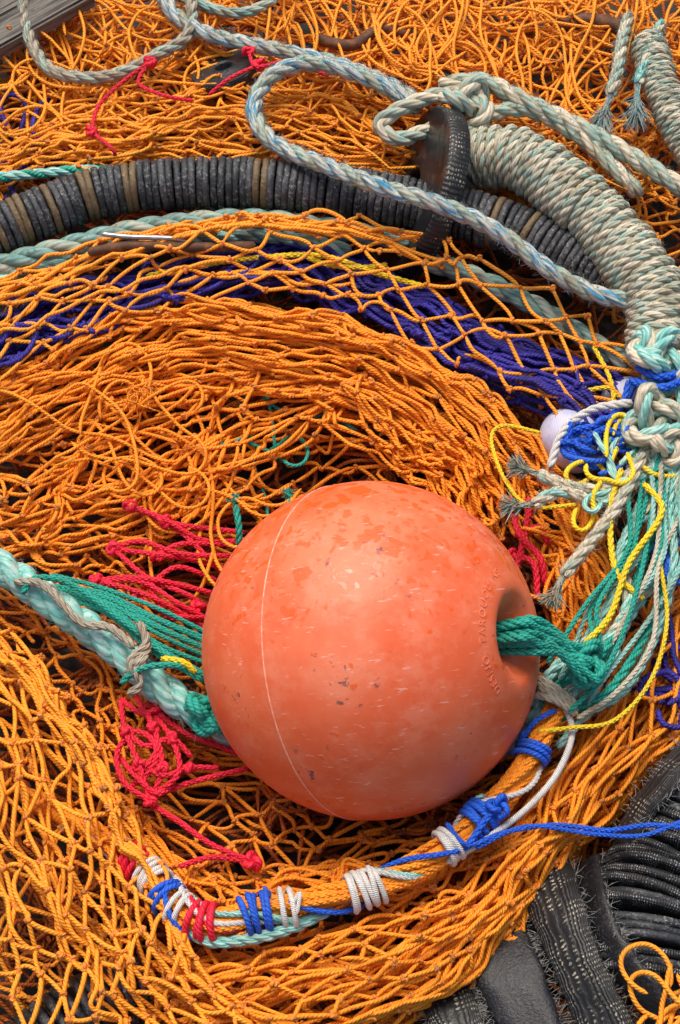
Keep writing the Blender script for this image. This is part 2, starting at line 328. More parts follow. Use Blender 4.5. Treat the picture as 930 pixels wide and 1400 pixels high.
# ---- left fall
m=MB()
c0=[(-60,815,0),(50,905,30),(125,1020,45),(185,1125,50),(225,1225,50),(290,1335,50),(410,1430,40)]
c1=[(-60,890,10),(20,980,38),(85,1085,54),(135,1185,58),(175,1285,58),(240,1380,52),(340,1460,45)]
c2=[(-80,990,10),(-20,1075,38),(30,1170,52),(70,1260,54),(105,1350,52),(150,1430,40),(230,1500,40)]
c3=[(-120,1110,10),(-70,1190,30),(-30,1270,40),(0,1350,40),(30,1420,40),(60,1480,40),(120,1540,40)]
net(m,[c0,c1,c2,c3],17,14,r=3.0,jit=.2,slack=.11,wob=11,wl=90,hj=4,seed=101,strands=5)
net(m,[c0,[(x-16,y+20,h+4) for x,y,h in c0]],17,4,r=3.0,jit=.3,slack=.12,wob=6,hj=4,seed=102,strands=8)
net(m,[[(x,y,h-28) for x,y,h in q] for q in (c0,c1,c2)],15,9,r=2.9,jit=.35,slack=.14,wob=16,wl=80,hj=6,seed=104)
net(m,[[(x,y,h-55) for x,y,h in q] for q in (c0,c1,c2,c3)],16,12,r=2.9,jit=.4,slack=.18,wob=16,wl=80,hj=6,seed=103)
m.build('fishing_net',[ORB,KNO],label='wide orange diamond net falling down the lower left corner',category='net')
# ---- bottom roll
m=MB()
d0=[(215,1285,0),(300,1315,20),(420,1288,28),(540,1250,32),(660,1185,32),(752,1070,32),(820,960,32),(880,850,30),(925,740,20)]
d1=[(225,1330,30),(320,1358,42),(450,1330,52),(580,1294,52),(690,1214,52),(782,1100,52),(852,1000,50),(912,900,45),(965,800,30)]
d2=[(260,1390,30),(350,1405,32),(480,1388,40),(612,1350,38),(712,1252,32),(800,1137,32),(872,1050,32),(935,980,28),(995,900,20)]
d3=[(300,1460,-30),(400,1460,-30),(520,1435,-30),(640,1370,-40),(732,1275,-45),(818,1152,-50),(888,1070,-50),(955,1000,-40),(1015,930,-30)]
net(m,[d0,d1,d2,d3],25,16,r=2.9,jit=.24,slack=.11,wob=11,wl=90,hj=6,seed=111,strands=24,bunch=.03)
net(m,[[(x,y-4,h-28) for x,y,h in q] for q in (d0,d1,d2)],24,14,r=2.9,jit=.35,slack=.15,wob=14,wl=80,hj=5,seed=112,strands=16,bunch=.04)
net(m,[[(x,y,h-55) for x,y,h in q] for q in (d0,d1,d2,d3)],24,15,r=2.8,jit=.4,slack=.2,wob=14,wl=80,hj=4,seed=113)
m.build('fishing_net',NETM,label='thick roll of orange net curving below and to the right of the buoy',category='net')
m=MB()
net(m,[[(670,590,0),(700,680,-5),(740,780,0),(760,900,0)],[(720,620,10),(770,700,15),(800,800,15),(800,920,10)],[(760,640,0),(830,720,5),(850,820,5),(850,920,0)]],8,16,r=2.9,jit=.3,slack=.12,wob=9,hj=5,seed=121,strands=26)
tangle(m,(785,730),30,70,30,16,18,3.0,0,.2,12,seed=122,dirn=1.3)
m.build('fishing_net',NETM,label='strands of orange net hanging between the buoy and the coloured rope bundle',category='net')
m=MB(); tangle(m,(930,1375),40,50,95,11,15,3.1,0,.25,13,seed=124)
m.build('fishing_net',[ORB],label='few loops of orange net over black discs in the bottom right corner',category='net')
# ------------------------------------------------------------ ropes
def rope(name,pts,R,mats,label,category='rope',step=.004,pitch=None,fz=0,**kw):
    m=MB(); p=wpath(pts,step); m.rope(p,R/1000,tuple(range(len(mats))),pitch and pitch/1000)
    if fz: fuzz(m,p,R/1000,fz,0,fz,.009)
    return m.build(name,mats,label=label,category=category,**kw)
rope('rope',[(575,150,95),(545,128,100),(480,98,110),(420,86,112),(370,105,112),(347,150,112),(375,195,118),(450,228,138),(530,258,160),(590,276,168),(650,300,158),(700,330,140),(750,368,126),(810,400,118),(862,412,110)],12.5,[LBR,LBR,GRR],'blue flecked white rope looping left and crossing in front of the upright disc',fz=2200)
rope('rope',[(215,-20,60),(240,20,65),(290,48,72),(370,66,78),(450,84,82),(520,110,85),(575,140,85)],12,[LBR,LBR,GRR],'blue flecked white rope running from the top edge to the knot',fz=1200)
rope('rope',[(600,118,95),(660,112,100),(720,140,100),(780,168,95),(850,205,90),(960,275,80)],14,[GRR,SVR,WHR],'pale grey green rope leaving the knot for the right edge, upper of two',fz=1000)
rope('rope',[(650,160,90),(720,150,92),(790,185,88),(835,225,84),(870,262,70),(850,235,60)],12,[GRR,SVR,WHR],'pale grey green rope ending in a bent eye beside the served rope, lower of two',fz=600)
m=MB()
def trefoil(m,c,size,R,mat,tilt=(0,0,0),flat=.5,strands=True,ropeseg=7):
    q=np.linspace(0,2*math.pi,60); w=np.stack([np.sin(q)+2*np.sin(2*q),np.cos(q)-2*np.cos(2*q),-flat*3*np.sin(3*q)],1)/3*size/1000
    M=np.array(Matrix.Rotation(tilt[2],3,'Z')@Matrix.Rotation(tilt[1],3,'Y')@Matrix.Rotation(tilt[0],3,'X'))
    w=w@M.T+P(np.array(c,float)); w=cat(w,max(40,int(plen(w)/.004)))
    if strands: m.rope(w,R/1000,mat if isinstance(mat,tuple) else (mat,)); fuzz(m,w,R/1000,150,mat[0] if isinstance(mat,tuple) else mat,7,.007)
    else: m.tube(w,R/1000,mat)
trefoil(m,(640,142,112),36,12,(0,1,2),(.2,.3,.4))
m.rope(wpath([(660,130,110),(600,130,118),(545,150,112),(520,172,100),(545,190,95),(580,180,90),(620,165,90)]),.012,(0,1,2))
m.build('rope_knot',[GRR,SVR,WHR],label='lumpy knot of grey green rope behind the upright black disc',category='knot')
rope('rope',[(30,-20,60),(40,50,66),(75,98,70),(150,104,70),(215,75,70),(258,45,70),(262,-20,68)],10,[BRR,GRR,BRR],'thin grey brown rope looping below the wooden boards in the upper left',fz=700)
rope('rope',[(210,-20,50),(280,8,60),(330,18,62),(372,0,60),(380,-25,60)],9,[GRR,TGR,GRR],'short loop of grey green rope at the top edge')
rope('rope',[(-30,372,55),(90,338,62),(200,312,66),(330,300,66),(450,312,55),(560,330,45)],16,[TGR,TGR,GRR],'thick grey green rope directly under the ribbed disc line',fz=300)
rope('rope',[(-30,392,45),(90,358,52),(230,330,55),(370,322,55),(480,345,45)],12,[TGR,TRO,TGR],'turquoise grey rope second below the ribbed disc line',pitch=80)
rope('rope',[(560,350,40),(640,375,50),(720,412,55),(790,455,50),(860,500,45)],15,[TGR,TGR,GRR],'grey green rope behind orange diamonds right of the upright disc')
rope('rope',[(-30,245,60),(70,236,66),(130,232,60),(200,240,50)],8,[TRO,TEA,TRO],'short turquoise rope showing above the left end of the disc line')
rope('rope',[(-50,742,35),(20,787,40),(90,837,40),(160,887,35),(220,940,30),(290,985,15),(400,1030,-40),(560,1060,-60),(690,1010,-10),(735,975,40),(790,925,60)],22,[TRO,TRO,TRO],'thick turquoise rope coming from the left edge and passing under the buoy',pitch=110,fz=1200)
m=MB(); p=wpath([(20,795,60),(60,800,80),(110,850,72),(150,858,75),(185,885,78)]); m.rope(p,.006,(0,))
m.rope(wpath([(190,850,72),(200,880,72),(178,905,76),(192,935,60),(175,950,55)]),.006,(0,)); m.build('cord',[BRR],label='thin brown cord twisted along the thick turquoise rope',category='cord')
def wraprope(m,core,Rc,r,pitch,starts,mats,step=.005):
    t,n,b=frames(core); L=np.r_[0,np.cumsum(np.linalg.norm(np.diff(core,axis=0),axis=1))]
    N=int(L[-1]/pitch*2*math.pi*Rc/step); s=np.linspace(0,L[-1],N)
    I=lambda A: np.stack([np.interp(s,L,A[:,k]) for k in range(3)],1)
    c,nn,bb=I(core),I(n),I(b)
    for k in range(starts):
        ss=.0022*np.sin(s*63+k*2)+.0018*np.sin(s*147+k)
        a=2*math.pi*((s+ss)/pitch+k/starts)
        wob=1+.04*np.sin(s*190+k*2)+.05*np.sin(s*41+k)
        q=c+(Rc*wob)[:,None]*(np.cos(a)[:,None]*nn+np.sin(a)[:,None]*bb)
        m.rope(q,r,mats[k%len(mats):]+mats[:k%len(mats)],pitch=r*6,segs=6)
        fuzz(m,q,r,1600,0,k,.007,.0003)
def served(pts,Rc,r,pitch,starts,mats,label):
    e=empty('served_rope',P(np.array(pts[0],float)),label,'rope')
    core=wpath(pts,.004)-P(np.array(pts[0],float))
    m=MB(); m.tube(core,Rc/1000,0,16); m.build('core',[BRR],e)
    m=MB(); wraprope(m,core,Rc/1000,r/1000,pitch/1000,starts,tuple(range(len(mats)))); m.build('serving',mats,e)
    return e
served([(645,215,60),(695,215,85),(755,245,100),(815,300,104),(868,362,106),(900,425,105),(905,490,95)],40,8.0,43,3,[SVR,WHR,SVR],'very thick rope wound tightly with grey green line, curving down the upper right')
served([(885,60,60),(905,120,75),(930,175,80),(980,260,70)],22,7,26,2,[GRR,WHR,SVR],'shorter tightly wound rope at the top right edge')
def fray(m,c,ang,L,n,mat,seed,spread=.35,r=1.1):
    g=np.random.default_rng(seed); c=np.array(c,float); out=[]
    for i in range(n):
        a=ang+g.normal(0,spread); l=L*g.uniform(.5,1.15); e=np.array([math.cos(a)*l,-math.sin(a)*l,g.normal(0,.25)*l])
        mid=np.array([math.cos(ang)*l*.5,-math.sin(ang)*l*.5,g.normal(0,3)])+g.normal(0,1.5,3); out.append(cat([c+g.normal(0,2,3),c+mid,c+e],7))
    m.batch(P(np.array(out)),r/1000,5,mat)
def tail(pts,R,mats,label,ang,L,n=90,seed=1,spread=.22):
    e=empty('frayed_rope',P(np.array(pts[0],float)),label,'rope'); o=P(np.array(pts[0],float))
    m=MB(); p=wpath(pts)-o; m.rope(p,R/1000,tuple(range(len(mats)))); fuzz(m,p,R/1000,450,0,seed); m.build('strand',mats,e)
    m=MB(); fray(m,pts[-1],ang,L,n,0,seed,spread,.8); fray(m,pts[-1],ang,L,n//3,1,seed+5,spread,.8)
    m.v=[v-o for v in m.v]; m.build('frayed_end',[WHR if seed%2 else LBR,TRO],e)
tail([(900,590,105),(850,660,100),(790,668,100),(735,648,102)],9,[WHR,SVR],'cream rope tail with frayed end pointing left, upper of the pair right of the buoy',2.8,40,170,seed=1)
tail([(890,640,100),(830,685,98),(770,672,100),(728,690,100)],9,[WHR,TRO,WHR],'cream and turquoise rope tail with frayed end, lower of the pair right of the buoy',3.2,42,170,seed=3)
tail([(880,620,110),(845,690,108),(800,750,105),(770,788,100)],9,[WHR,WHR,SVR],'beige rope tail hanging with its frayed end beside the buoy',-2.0,44,170,seed=5)
tail([(860,20,70),(850,60,80),(845,95,85),(835,130,85)],10,[GRR,WHR],'pale rope with frayed end hanging at the top right',-1.9,50,150,seed=2)
tail([(905,30,70),(885,80,85),(872,115,85)],9,[TRO,WHR],'short turquoise and white rope with frayed end beside the shorter wound rope',-1.6,60,150,seed=4)
def knot(name,cs,mats,label):
    m=MB()
    for c,size,R,mt,tl in cs: trefoil(m,c,size,R,mt,tl)
    m.build(name,mats,label=label,category='knot')
knot('rope_knot',[((905,492,118),38,12,(0,1,0),(.3,.2,.5)),((885,478,122),22,12,(0,1,0),(.9,.2,1.5))],[TRO,WHR],'turquoise and cream knot at the lower end of the thick served rope')
knot('rope_knot',[((895,572,120),38,12,(0,1,2),(.2,-.3,1.2)),((912,608,112),26,10,(0,2,0),(.4,.3,.2))],[WHR,SVR,TRO],'cream rope knot just below the turquoise knot at the right edge')
base=np.array([(900,500,95),(905,600,90),(902,680,92),(885,760,90),(855,840,88),(815,905,90),(775,945,70),(735,985,45)],float)
def bundled(dx,sd,amp=8):
    g=np.random.default_rng(sd); q=base.copy(); q[:,0]+=dx*np.array([.3,.5,.9,1,1,.8,.6,.4])+g.normal(0,amp,8); q[:,1]+=dx*np.array([0,0,.1,.3,.6,.9,.9,.8])+g.normal(0,6,8); q[:,2]+=g.normal(0,9,8); return q
defs=[(-26,8,[TRO],'turquoise rope at the inner left of the bundle hanging below the knots',1),(-12,8,[WHR,WHR,TRO],'cream rope in the bundle hanging below the knots',2),(2,6,[TEA],'dark teal rope in the middle of the hanging bundle',3),(14,8,[TRO,WHR,TRO],'turquoise and white rope in the right part of the hanging bundle',4),(27,6,[TEA],'teal rope on the outer right of the hanging bundle',5),(38,6,[TRO],'thin turquoise rope outermost on the right of the hanging bundle',6)]
for dx,R,mt,lb,sd in defs: rope('rope',bundled(dx,sd),R,mt,lb,pitch=60,fz=350)
for i in range(10):
    q=bundled(-36+i*8,40+i,13)[1:-1]; q[:,2]+=12
    rope('twine',q,3.6,[(TEA,TEA,TRO,TEA,WHR,TEA,TRO,TEA,TRO,WHR)[i]] ,'thin green or cream twine running down through the hanging rope bundle','twine',pitch=24,group='thin twines in the hanging rope bundle')
for pts,lb in (([(880,660,112),(905,700,115),(860,770,112),(835,840,108),(800,880,112)],'longer yellow twine winding down through the hanging rope bundle'),([(850,640,108),(835,700,108),(842,780,105),(880,820,100)],'shorter yellow twine at the left side of the hanging rope bundle')):
    m=MB(); m.rope(wpath(pts),.0044,(0,)); m.build('twine',[YEL],label=lb,category='twine')
m=MB(); m.rope(wpath([(790,690,95),(725,692,98),(690,655,98),(672,600,92),(690,582,92),(740,592,90)]),.0030,(0,),pitch=.02); m.build('twine',[YEL],label='yellow twine curving in a hook left of the pale lilac floats',category='twine')
m=MB(); m.rope(wpath([(903,770,105),(912,850,100),(890,930,95),(840,985,88),(780,995,85),(735,1000,80)]),.0032,(0,),pitch=.02); m.build('twine',[YEL],label='yellow twine sweeping from the rope bundle down to below the buoy',category='twine')
m=MB(); m.rope(wpath([(200,378,60),(290,360,68),(360,352,70),(440,350,70),(520,375,62),(580,392,60)]),.0045,(0,),pitch=.03); m.rope(wpath([(420,352,70),(450,362,74),(490,366,66),(530,362,60)]),.004,(0,),pitch=.03)
m.build('twine',[YEL],label='yellow twine lying along the navy net under orange diamonds',category='twine')
m=MB()
for pts in ([(810,470,62),(835,520,62),(840,560,60)],[(780,540,60),(830,530,62),(850,545,60)]): m.rope(wpath(pts),.0035,(0,),pitch=.03)
m.build('twine',[YEL],label='short bits of yellow twine at the right end of the navy net',category='twine')
def lathe(name,prof,mat,parent=None,segs=64,cap=False):
    pr=np.array(prof,float); a=np.arange(segs)/segs*2*math.pi; K=len(pr)
    v=np.stack([pr[:,0,None]*np.cos(a),pr[:,0,None]*np.sin(a),pr[:,1,None]+0*a],-1)
    i,j=np.meshgrid(np.arange(K-1),np.arange(segs),indexing='ij'); j2=(j+1)%segs
    f=np.stack([i*segs+j,(i+1)*segs+j,(i+1)*segs+j2,i*segs+j2],-1)
    L=np.r_[0,np.cumsum(np.linalg.norm(np.diff(pr,axis=0),axis=1))]
    u=np.stack([np.stack([j/segs,L[i]],-1),np.stack([j/segs,L[i+1]],-1),np.stack([(j+1)/segs,L[i+1]],-1),np.stack([(j+1)/segs,L[i]],-1)],-2)
    m=MB(); m.raw(v,f,u,0); return m.build(name,[mat],parent)
def small_float(c,R,rot,label):
    e=empty('small_float',P(np.array(c,float)),label,'float')
    a=np.linspace(.35,math.pi-.35,24); prof=[(R*math.sin(x),R*1.15*math.cos(x)) for x in a]; prof=[(R*.2,R*.5)]+[(R*.24,R*1.0)]+prof+[(R*.24,-R*1.0),(R*.2,-R*.5)]
    lathe('body',prof,PLA,e); e.rotation_euler=rot; return e
small_float((783,602,22),.044,(1.2,.2,.5),'pale lilac plastic float under the blue twine, left of the cream knot')
small_float((860,550,26),.036,(.5,.9,.2),'pale lilac plastic float tucked behind the turquoise knot')
m=MB()
trefoil(m,(812,612,92),26,4.5,0,(.2,.1,.3)); trefoil(m,(845,590,92),26,4.5,0,(.1,.5,2.3)); trefoil(m,(785,598,86),22,4.2,0,(.3,.2,1.1)); tangle(m,(820,608),48,44,88,7,18,4.2,0,.35,11,seed=151)
m.rope(wpath([(870,500,110),(900,515,128),(935,510,115)]),.006,(0,)); m.rope(wpath([(860,520,105),(905,530,128),(935,520,115)]),.006,(0,)); m.rope(wpath([(860,520,105),(850,555,98),(820,580,96),(780,590,92),(775,610,90),(800,630,90)]),.0048,(0,))
m.build('twine',[BRB],label='bright blue twine knotted over the pale lilac floats',category='twine')
m=MB(); m.rope(wpath([(752,640,84),(770,590,94),(810,560,100),(865,550,108)]),.006,(0,)); m.build('cord',[WBR],label='pale braided cord arching over the lilac float',category='cord')
m=MB(); tangle(m,(925,760),14,40,90,4,12,4.4,0,.4,9,seed=152); m.build('twine',[BRB],label='bright blue twine ends at the right edge beside the bundle',category='twine')
m=MB(); tangle(m,(830,632),30,26,104,6,14,3.6,0,.4,9,seed=153); m.build('twine',[YEL],label='small yellow twine knot on the bright blue tangle',category='twine')
m=MB(); tangle(m,(840,635),38,34,98,6,14,3.8,0,.35,10,seed=154); m.build('twine',[TRO],label='small turquoise twine tangle next to the yellow knot beside the cream knot',category='twine')
# ------------------------------------------------------------ buoy
BC=P(np.array([507,888,90.])); R=.2135
V=CAM-BC; V/=np.linalg.norm(V); lat=rv*math.cos(.09)+uv_*math.sin(.09); lat-=V*lat.dot(V); lat/=np.linalg.norm(lat)
AN=math.radians(61)
AX=math.cos(AN)*V+math.sin(AN)*lat
zq=Vector(AX); xq=Vector(V-AX*V.dot(AX)).normalized(); yq=zq.cross(xq)
MM=Matrix((xq,yq,zq)).transposed()
buoy=empty('buoy',BC,'large round coral orange plastic buoy with wet spots resting in the nets','buoy'); buoy.rotation_euler=MM.to_euler()
dim=[(0,.80),(.075,.80),(.09,.815),(.115,.836),(.145,.860),(.175,.886),(.205,.912),(.235,.934),(.262,.949),(.29,.952),(.32,.9474)]
th0=math.asin(.32)
up=cat([(a*R,b*R) for a,b in dim],40); th=np.linspace(th0,math.pi-th0,110)
body=np.vstack([up[:-1],np.stack([R*np.sin(th),R*np.cos(th)],1),(up[::-1]*[1,-1])[1:]])
k=NT('weathered_coral_plastic'); o=k.obj(); n1=k.noise(o,9,4,.6); n2=k.noise(o,60,4,.65)
c=k.mix(k.ramp(n1,.35,.7),(.83,.125,.035),(.87,.20,.085)); c=k.mix(k.math('MULTIPLY',k.ramp(k.noise(o,24,5,.7),.45,.68),.5),c,(.89,.27,.145))
def spots(scale,base,nscale,top,edge):
    vo=k.n('ShaderNodeTexVoronoi',feature='SMOOTH_F1'); vo.inputs['Scale'].default_value=scale; vo.inputs['Smoothness'].default_value=.5
    wn=k.n('ShaderNodeTexNoise'); wn.inputs['Scale'].default_value=30; k.l(o,wn.inputs['Vector'])
    va=k.n('ShaderNodeVectorMath',operation='MULTIPLY_ADD'); k.l(wn.outputs['Color'],va.inputs[0]); va.inputs[1].default_value=(.05,.05,.05); k.l(o,va.inputs[2]); k.l(va.outputs[0],vo.inputs['Vector'])
    geo=k.n('ShaderNodeNewGeometry'); gs=k.n('ShaderNodeSeparateXYZ'); k.l(geo.outputs['Normal'],gs.inputs[0])
    upm=k.ramp(k.math('ADD',k.math('MULTIPLY',gs.outputs[1],.75),k.math('MULTIPLY',gs.outputs[2],.35)),-.15,.6)
    thr=k.math('ADD',k.math('MULTIPLY',upm,top),k.math('ADD',k.math('MULTIPLY',k.ramp(k.noise(o,nscale,2),.4,.65),.25),base))
    return k.ramp(k.math('SUBTRACT',thr,vo.outputs['Distance']),0,edge)
wet=k.math('MAXIMUM',spots(46,.03,12,.27,.13),k.math('MULTIPLY',spots(85,-.03,20,.24,.10),.7))
c=k.mix(k.math('MULTIPLY',wet,.7),c,(.82,.10,.006))
blk=k.math('MULTIPLY',k.ramp(k.noise(o,11,2),.53,.64),k.ramp(k.noise(o,62,4,.7),.57,.66))
c=k.mix(k.math('MULTIPLY',blk,.8),c,(.05,.04,.06))
mp=k.n('ShaderNodeMapping'); mp.inputs['Scale'].default_value=(30,260,60); mp.inputs['Rotation'].default_value=(.4,.9,.3); k.l(o,mp.inputs[0])
scr=k.math('MULTIPLY',k.ramp(k.noise(mp.outputs[0],1,2),.64,.74),.5); c=k.mix(scr,c,(.95,.5,.4))
k.l(c,k.b.inputs['Base Color']); rr=k.n('ShaderNodeMapRange'); k.l(wet,rr.inputs[0]); rr.inputs[3].default_value=.5; rr.inputs[4].default_value=.25; k.l(rr.outputs[0],k.b.inputs['Roughness'])
k.bump(k.math('ADD',n2,k.math('MULTIPLY',wet,.25)),.0006,.7)
BUO=k.m
lathe('shell',body[::-1],BUO,buoy,160)
SEA=plain('pale_seam_plastic',(.90,.40,.27),.5,0,(.84,.2,.1),120)
a=np.linspace(0,2*math.pi,200); sz=-.13; sr=math.sqrt(1-sz*sz); m=MB(); m.tube(np.stack([np.cos(a)*R*sr,np.sin(a)*R*sr,sz*R+np.sin(a*3)*.0005],1),.0011,0,8,False); m.build('seam',[SEA],buoy)
def letters(txt,size,th0,phi0):
    cu=bpy.data.curves.new('lettering','FONT'); cu.body=txt; cu.size=size; cu.extrude=.0006; cu.resolution_u=3; cu.space_character=1.2
    to=bpy.data.objects.new('tmp',cu); COL.objects.link(to); bpy.context.view_layer.update()
    me=bpy.data.meshes.new_from_object(to.evaluated_get(bpy.context.evaluated_depsgraph_get())); bpy.data.objects.remove(to)
    xs=[v.co.x for v in me.vertices]; w=max(xs)
    for v in me.vertices:
        x,y,z=v.co; ph=phi0-(x-w/2)/(R*math.sin(th0)); t_=th0+y/R; rr_=R+.0001+z
        v.co=(rr_*math.sin(t_)*math.cos(ph),rr_*math.sin(t_)*math.sin(ph),rr_*math.cos(t_))
    me.materials.append(LET); ob=bpy.data.objects.new('lettering',me); COL.objects.link(ob); ob.parent=buoy
LET=plain('raised_letter_plastic',(.85,.18,.075),.5,0,(.90,.28,.16),90)
latl=MM.inverted()@Vector(lat); lp=math.atan2(latl.y,latl.x)+math.pi
letters('DESNO  TAROUOU  NS',.0140,math.radians(21.5),lp-.2)
# buoy line
m=MB(); A0=BC+AX*R*.79; g=np.random.default_rng(5)
ya=np.cross(AX,[0,0,1.]); ya/=np.linalg.norm(ya); zb=np.cross(AX,ya)
for i in range(13):
    a=i*2*math.pi/13; ra=.6+.5*(i%2); o_=(ya*math.cos(a)+zb*math.sin(a))*.014*ra
    e=P(np.array([812+g.normal(0,10),908+g.normal(0,16),128+g.normal(0,8)])); mid=P(np.array([762+g.normal(0,4),880+13*math.cos(a)*ra,165+12*math.sin(a)*ra]))
    p=cat([A0+o_,BC+AX*R*.92+o_*1.15,BC+AX*R*1.0+o_*1.3+np.array([.012,0,0]),mid,e],60); m.rope(p,.0052,(0,),pitch=.04)
trefoil(m,(800,905,128),26,8,0,(.2,.4,.3)); m.build('buoy_line',[TEA],label='teal rope coming out of the recess in the buoy and knotted to the bundle',category='rope')
m=MB(); trefoil(m,(283,972,50),24,9,0,(.3,.5,.2)); m.rope(wpath([(255,960,45),(290,990,52),(330,1000,20)]),.009,(0,)); m.build('rope_knot',[TEA],label='teal knot around the turquoise rope at the left side of the buoy',category='knot')
m=MB()
for i in range(10):
    y=i*7; m.rope(wpath([(60+g.normal(0,15),790+i*3+g.normal(0,4),35),(140,805+y*.5+g.normal(0,3),50),(215,835+y+g.normal(0,4),52),(300,868+y*1.2+g.normal(0,4),20)]),.0034,(0,),pitch=.025)
m.rope(wpath([(30,812,66),(50,790,74),(100,800,66),(170,850,66),(240,905,62),(275,930,50)]),.0045,(0,)); m.rope(wpath([(165,935,60),(190,915,72),(240,910,70),(290,930,30)]),.0045,(0,))
m.build('twine',[TEA],label='teal twine strands stretched from the turquoise rope to the buoy',category='twine')
for c_,s_,lb in (((322,690,20),1,'left of the two frayed teal twine tips standing up behind the buoy'),((395,682,25),2,'right of the two frayed teal twine tips standing up behind the buoy')):
    m=MB(); m.rope(wpath([(c_[0],c_[1],c_[2]),(c_[0]+5,c_[1]+35,c_[2]-10),(c_[0]+2,c_[1]+75,c_[2]-40)]),.005,(0,)); fray(m,c_,1.6,16,24,0,s_,.6,1.0); m.build('twine',[TEA],label=lb,category='twine')
m=MB(); tangle(m,(370,590),50,45,-8,6,14,2.8,0,.2,seed=161); m.build('twine',[TEA],label='loose teal twine threaded through the orange net above the buoy',category='twine')
def redset(lines,label,r=4,kn=True):
    m=MB()
    for q in lines:
        q2=[q[0]]+[(x+g.normal(0,5),y+g.normal(0,5),h+g.normal(4,5)) for x,y,h in q[1:-1]]+[q[-1]]
        m.rope(wpath(q2,.005),r/1000,(0,),pitch=.03,segs=6)
        if kn: trefoil(m,q[0],8,3.6,0,(g.random(),g.random(),g.random()*6),strands=False)
    m.build('red_netting',[RED],label=label,category='net')
redset([[(178,692,25),(225,712,28),(265,735,20),(330,740,-5)],[(178,692,25),(235,722,20),(280,760,10),(310,790,-20)],[(155,750,25),(210,765,22),(260,770,10),(320,780,-10)],[(155,750,25),(200,785,22),(250,810,15),(290,835,-10)],[(132,794,30),(190,800,30),(240,822,20),(290,850,0)],[(132,794,30),(185,815,30),(240,842,24),(290,865,0)],[(215,760,22),(250,745,22),(320,745,0)],[(205,800,25),(240,780,20),(300,795,-10)],[(270,830,10),(240,835,20),(200,795,25)],[(225,712,28),(270,722,22),(335,728,0)],[(185,815,30),(235,832,30),(285,845,5)],[(155,750,25),(190,745,25),(250,755,15),(325,760,0)],[(132,794,30),(170,780,28),(230,800,22),(295,812,0)]],'red twine meshes pulled tight between turquoise rope and the left side of the buoy',3.9)
m=MB()
for q in ([(205,1100,5),(240,1120,5),(290,1155,5),(345,1178,0)],[(345,1178,0),(290,1172,0),(245,1185,5)],[(200,960,5),(250,1000,5),(300,1020,0),(360,1045,-30)],[(205,1090,5),(260,1070,5),(340,1050,-10)],[(165,955,0),(172,1000,20),(190,1045,24),(205,1095,10)],[(185,950,0),(210,995,20),(222,1050,22),(205,1095,10)],[(205,970,0),(235,1010,18),(245,1055,22),(215,1085,14)],[(172,1000,16),(200,1020,22),(235,1010,20),(262,1035,10)],[(190,1045,18),(225,1060,24),(258,1050,16),(300,1050,0)],[(160,1030,0),(185,1060,18),(215,1085,16),(240,1070,12)],[(165,955,0),(195,975,14),(230,965,10),(260,985,0)],[(178,1075,0),(200,1060,20),(215,1030,24),(200,1000,18)],[(205,1095,14),(170,1070,20),(160,1030,16),(185,1000,18),(215,1020,24),(200,1050,26)]): m.rope(wpath(q),.0040,(0,),pitch=.03)
for q in ((205,1095,14),(190,1045,24),(222,1050,24),(235,1010,20),(172,1000,20),(210,995,22),(258,1050,16)): trefoil(m,q,7,3.6,0,(g.random(),g.random(),g.random()*6),strands=False)
trefoil(m,(345,1178,0),10,4.5,0,(0,0,1),strands=False)
m.build('red_netting',[RED],label='clump of red netting with loose tails in the hollow below left of the buoy',category='net')
redset([[(205,85,85),(170,105,85),(135,140,82),(125,180,80)],[(205,85,85),(195,115,80),(220,128,80),(265,138,70)],[(355,88,90),(320,100,92),(285,130,85)],[(340,70,90),(355,88,92),(400,92,85),(450,104,80)],[(125,180,80),(150,200,80),(160,215,75)]],'red twine tails lying on the netting in the upper left',3.2)
redset([[(700,690,20),(712,730,25),(740,760,25),(745,800,15)],[(725,690,20),(715,740,28),(705,780,20)],[(715,730,25),(740,720,20),(750,745,15)],[(700,760,15),(730,770,25),(735,820,15)]],'red twine showing in the gap just right of the top of the buoy',5)
# ------------------------------------------------------------ lashed headline at bottom
hp=[(40,1095,-5),(100,1125,5),(160,1160,15),(213,1205,34),(240,1240,46),(290,1262,52),(350,1248,54),(430,1234,56),(520,1208,58),(590,1172,60),(650,1125,64),(700,1075,66),(735,1015,66),(765,955,60)]
core=wpath(hp,.004)
t_,n_,b_=frames(core); LL=np.r_[0,np.cumsum(np.linalg.norm(np.diff(core,axis=0),axis=1))]; LL/=LL[-1]
def along(seed,turns,rad):
    g=np.random.default_rng(seed); a=turns*2*math.pi*LL+g.random()*6+.9*np.sin(LL*11+g.random()*6); r_=rad*(1+.25*np.sin(LL*23+g.random()*6))
    return core+r_[:,None]*(np.cos(a)[:,None]*n_+np.sin(a)[:,None]*b_)
m=MB(); m.tube(core,.010,0,10)
for k_ in range(10): m.rope(along(300+k_,2.2,.0122),.0042,(0,),pitch=.035,ph=k_)
m.build('headline',[ORA],label='gathered bundle of orange line curving under the buoy with coloured lashings on it',category='rope')
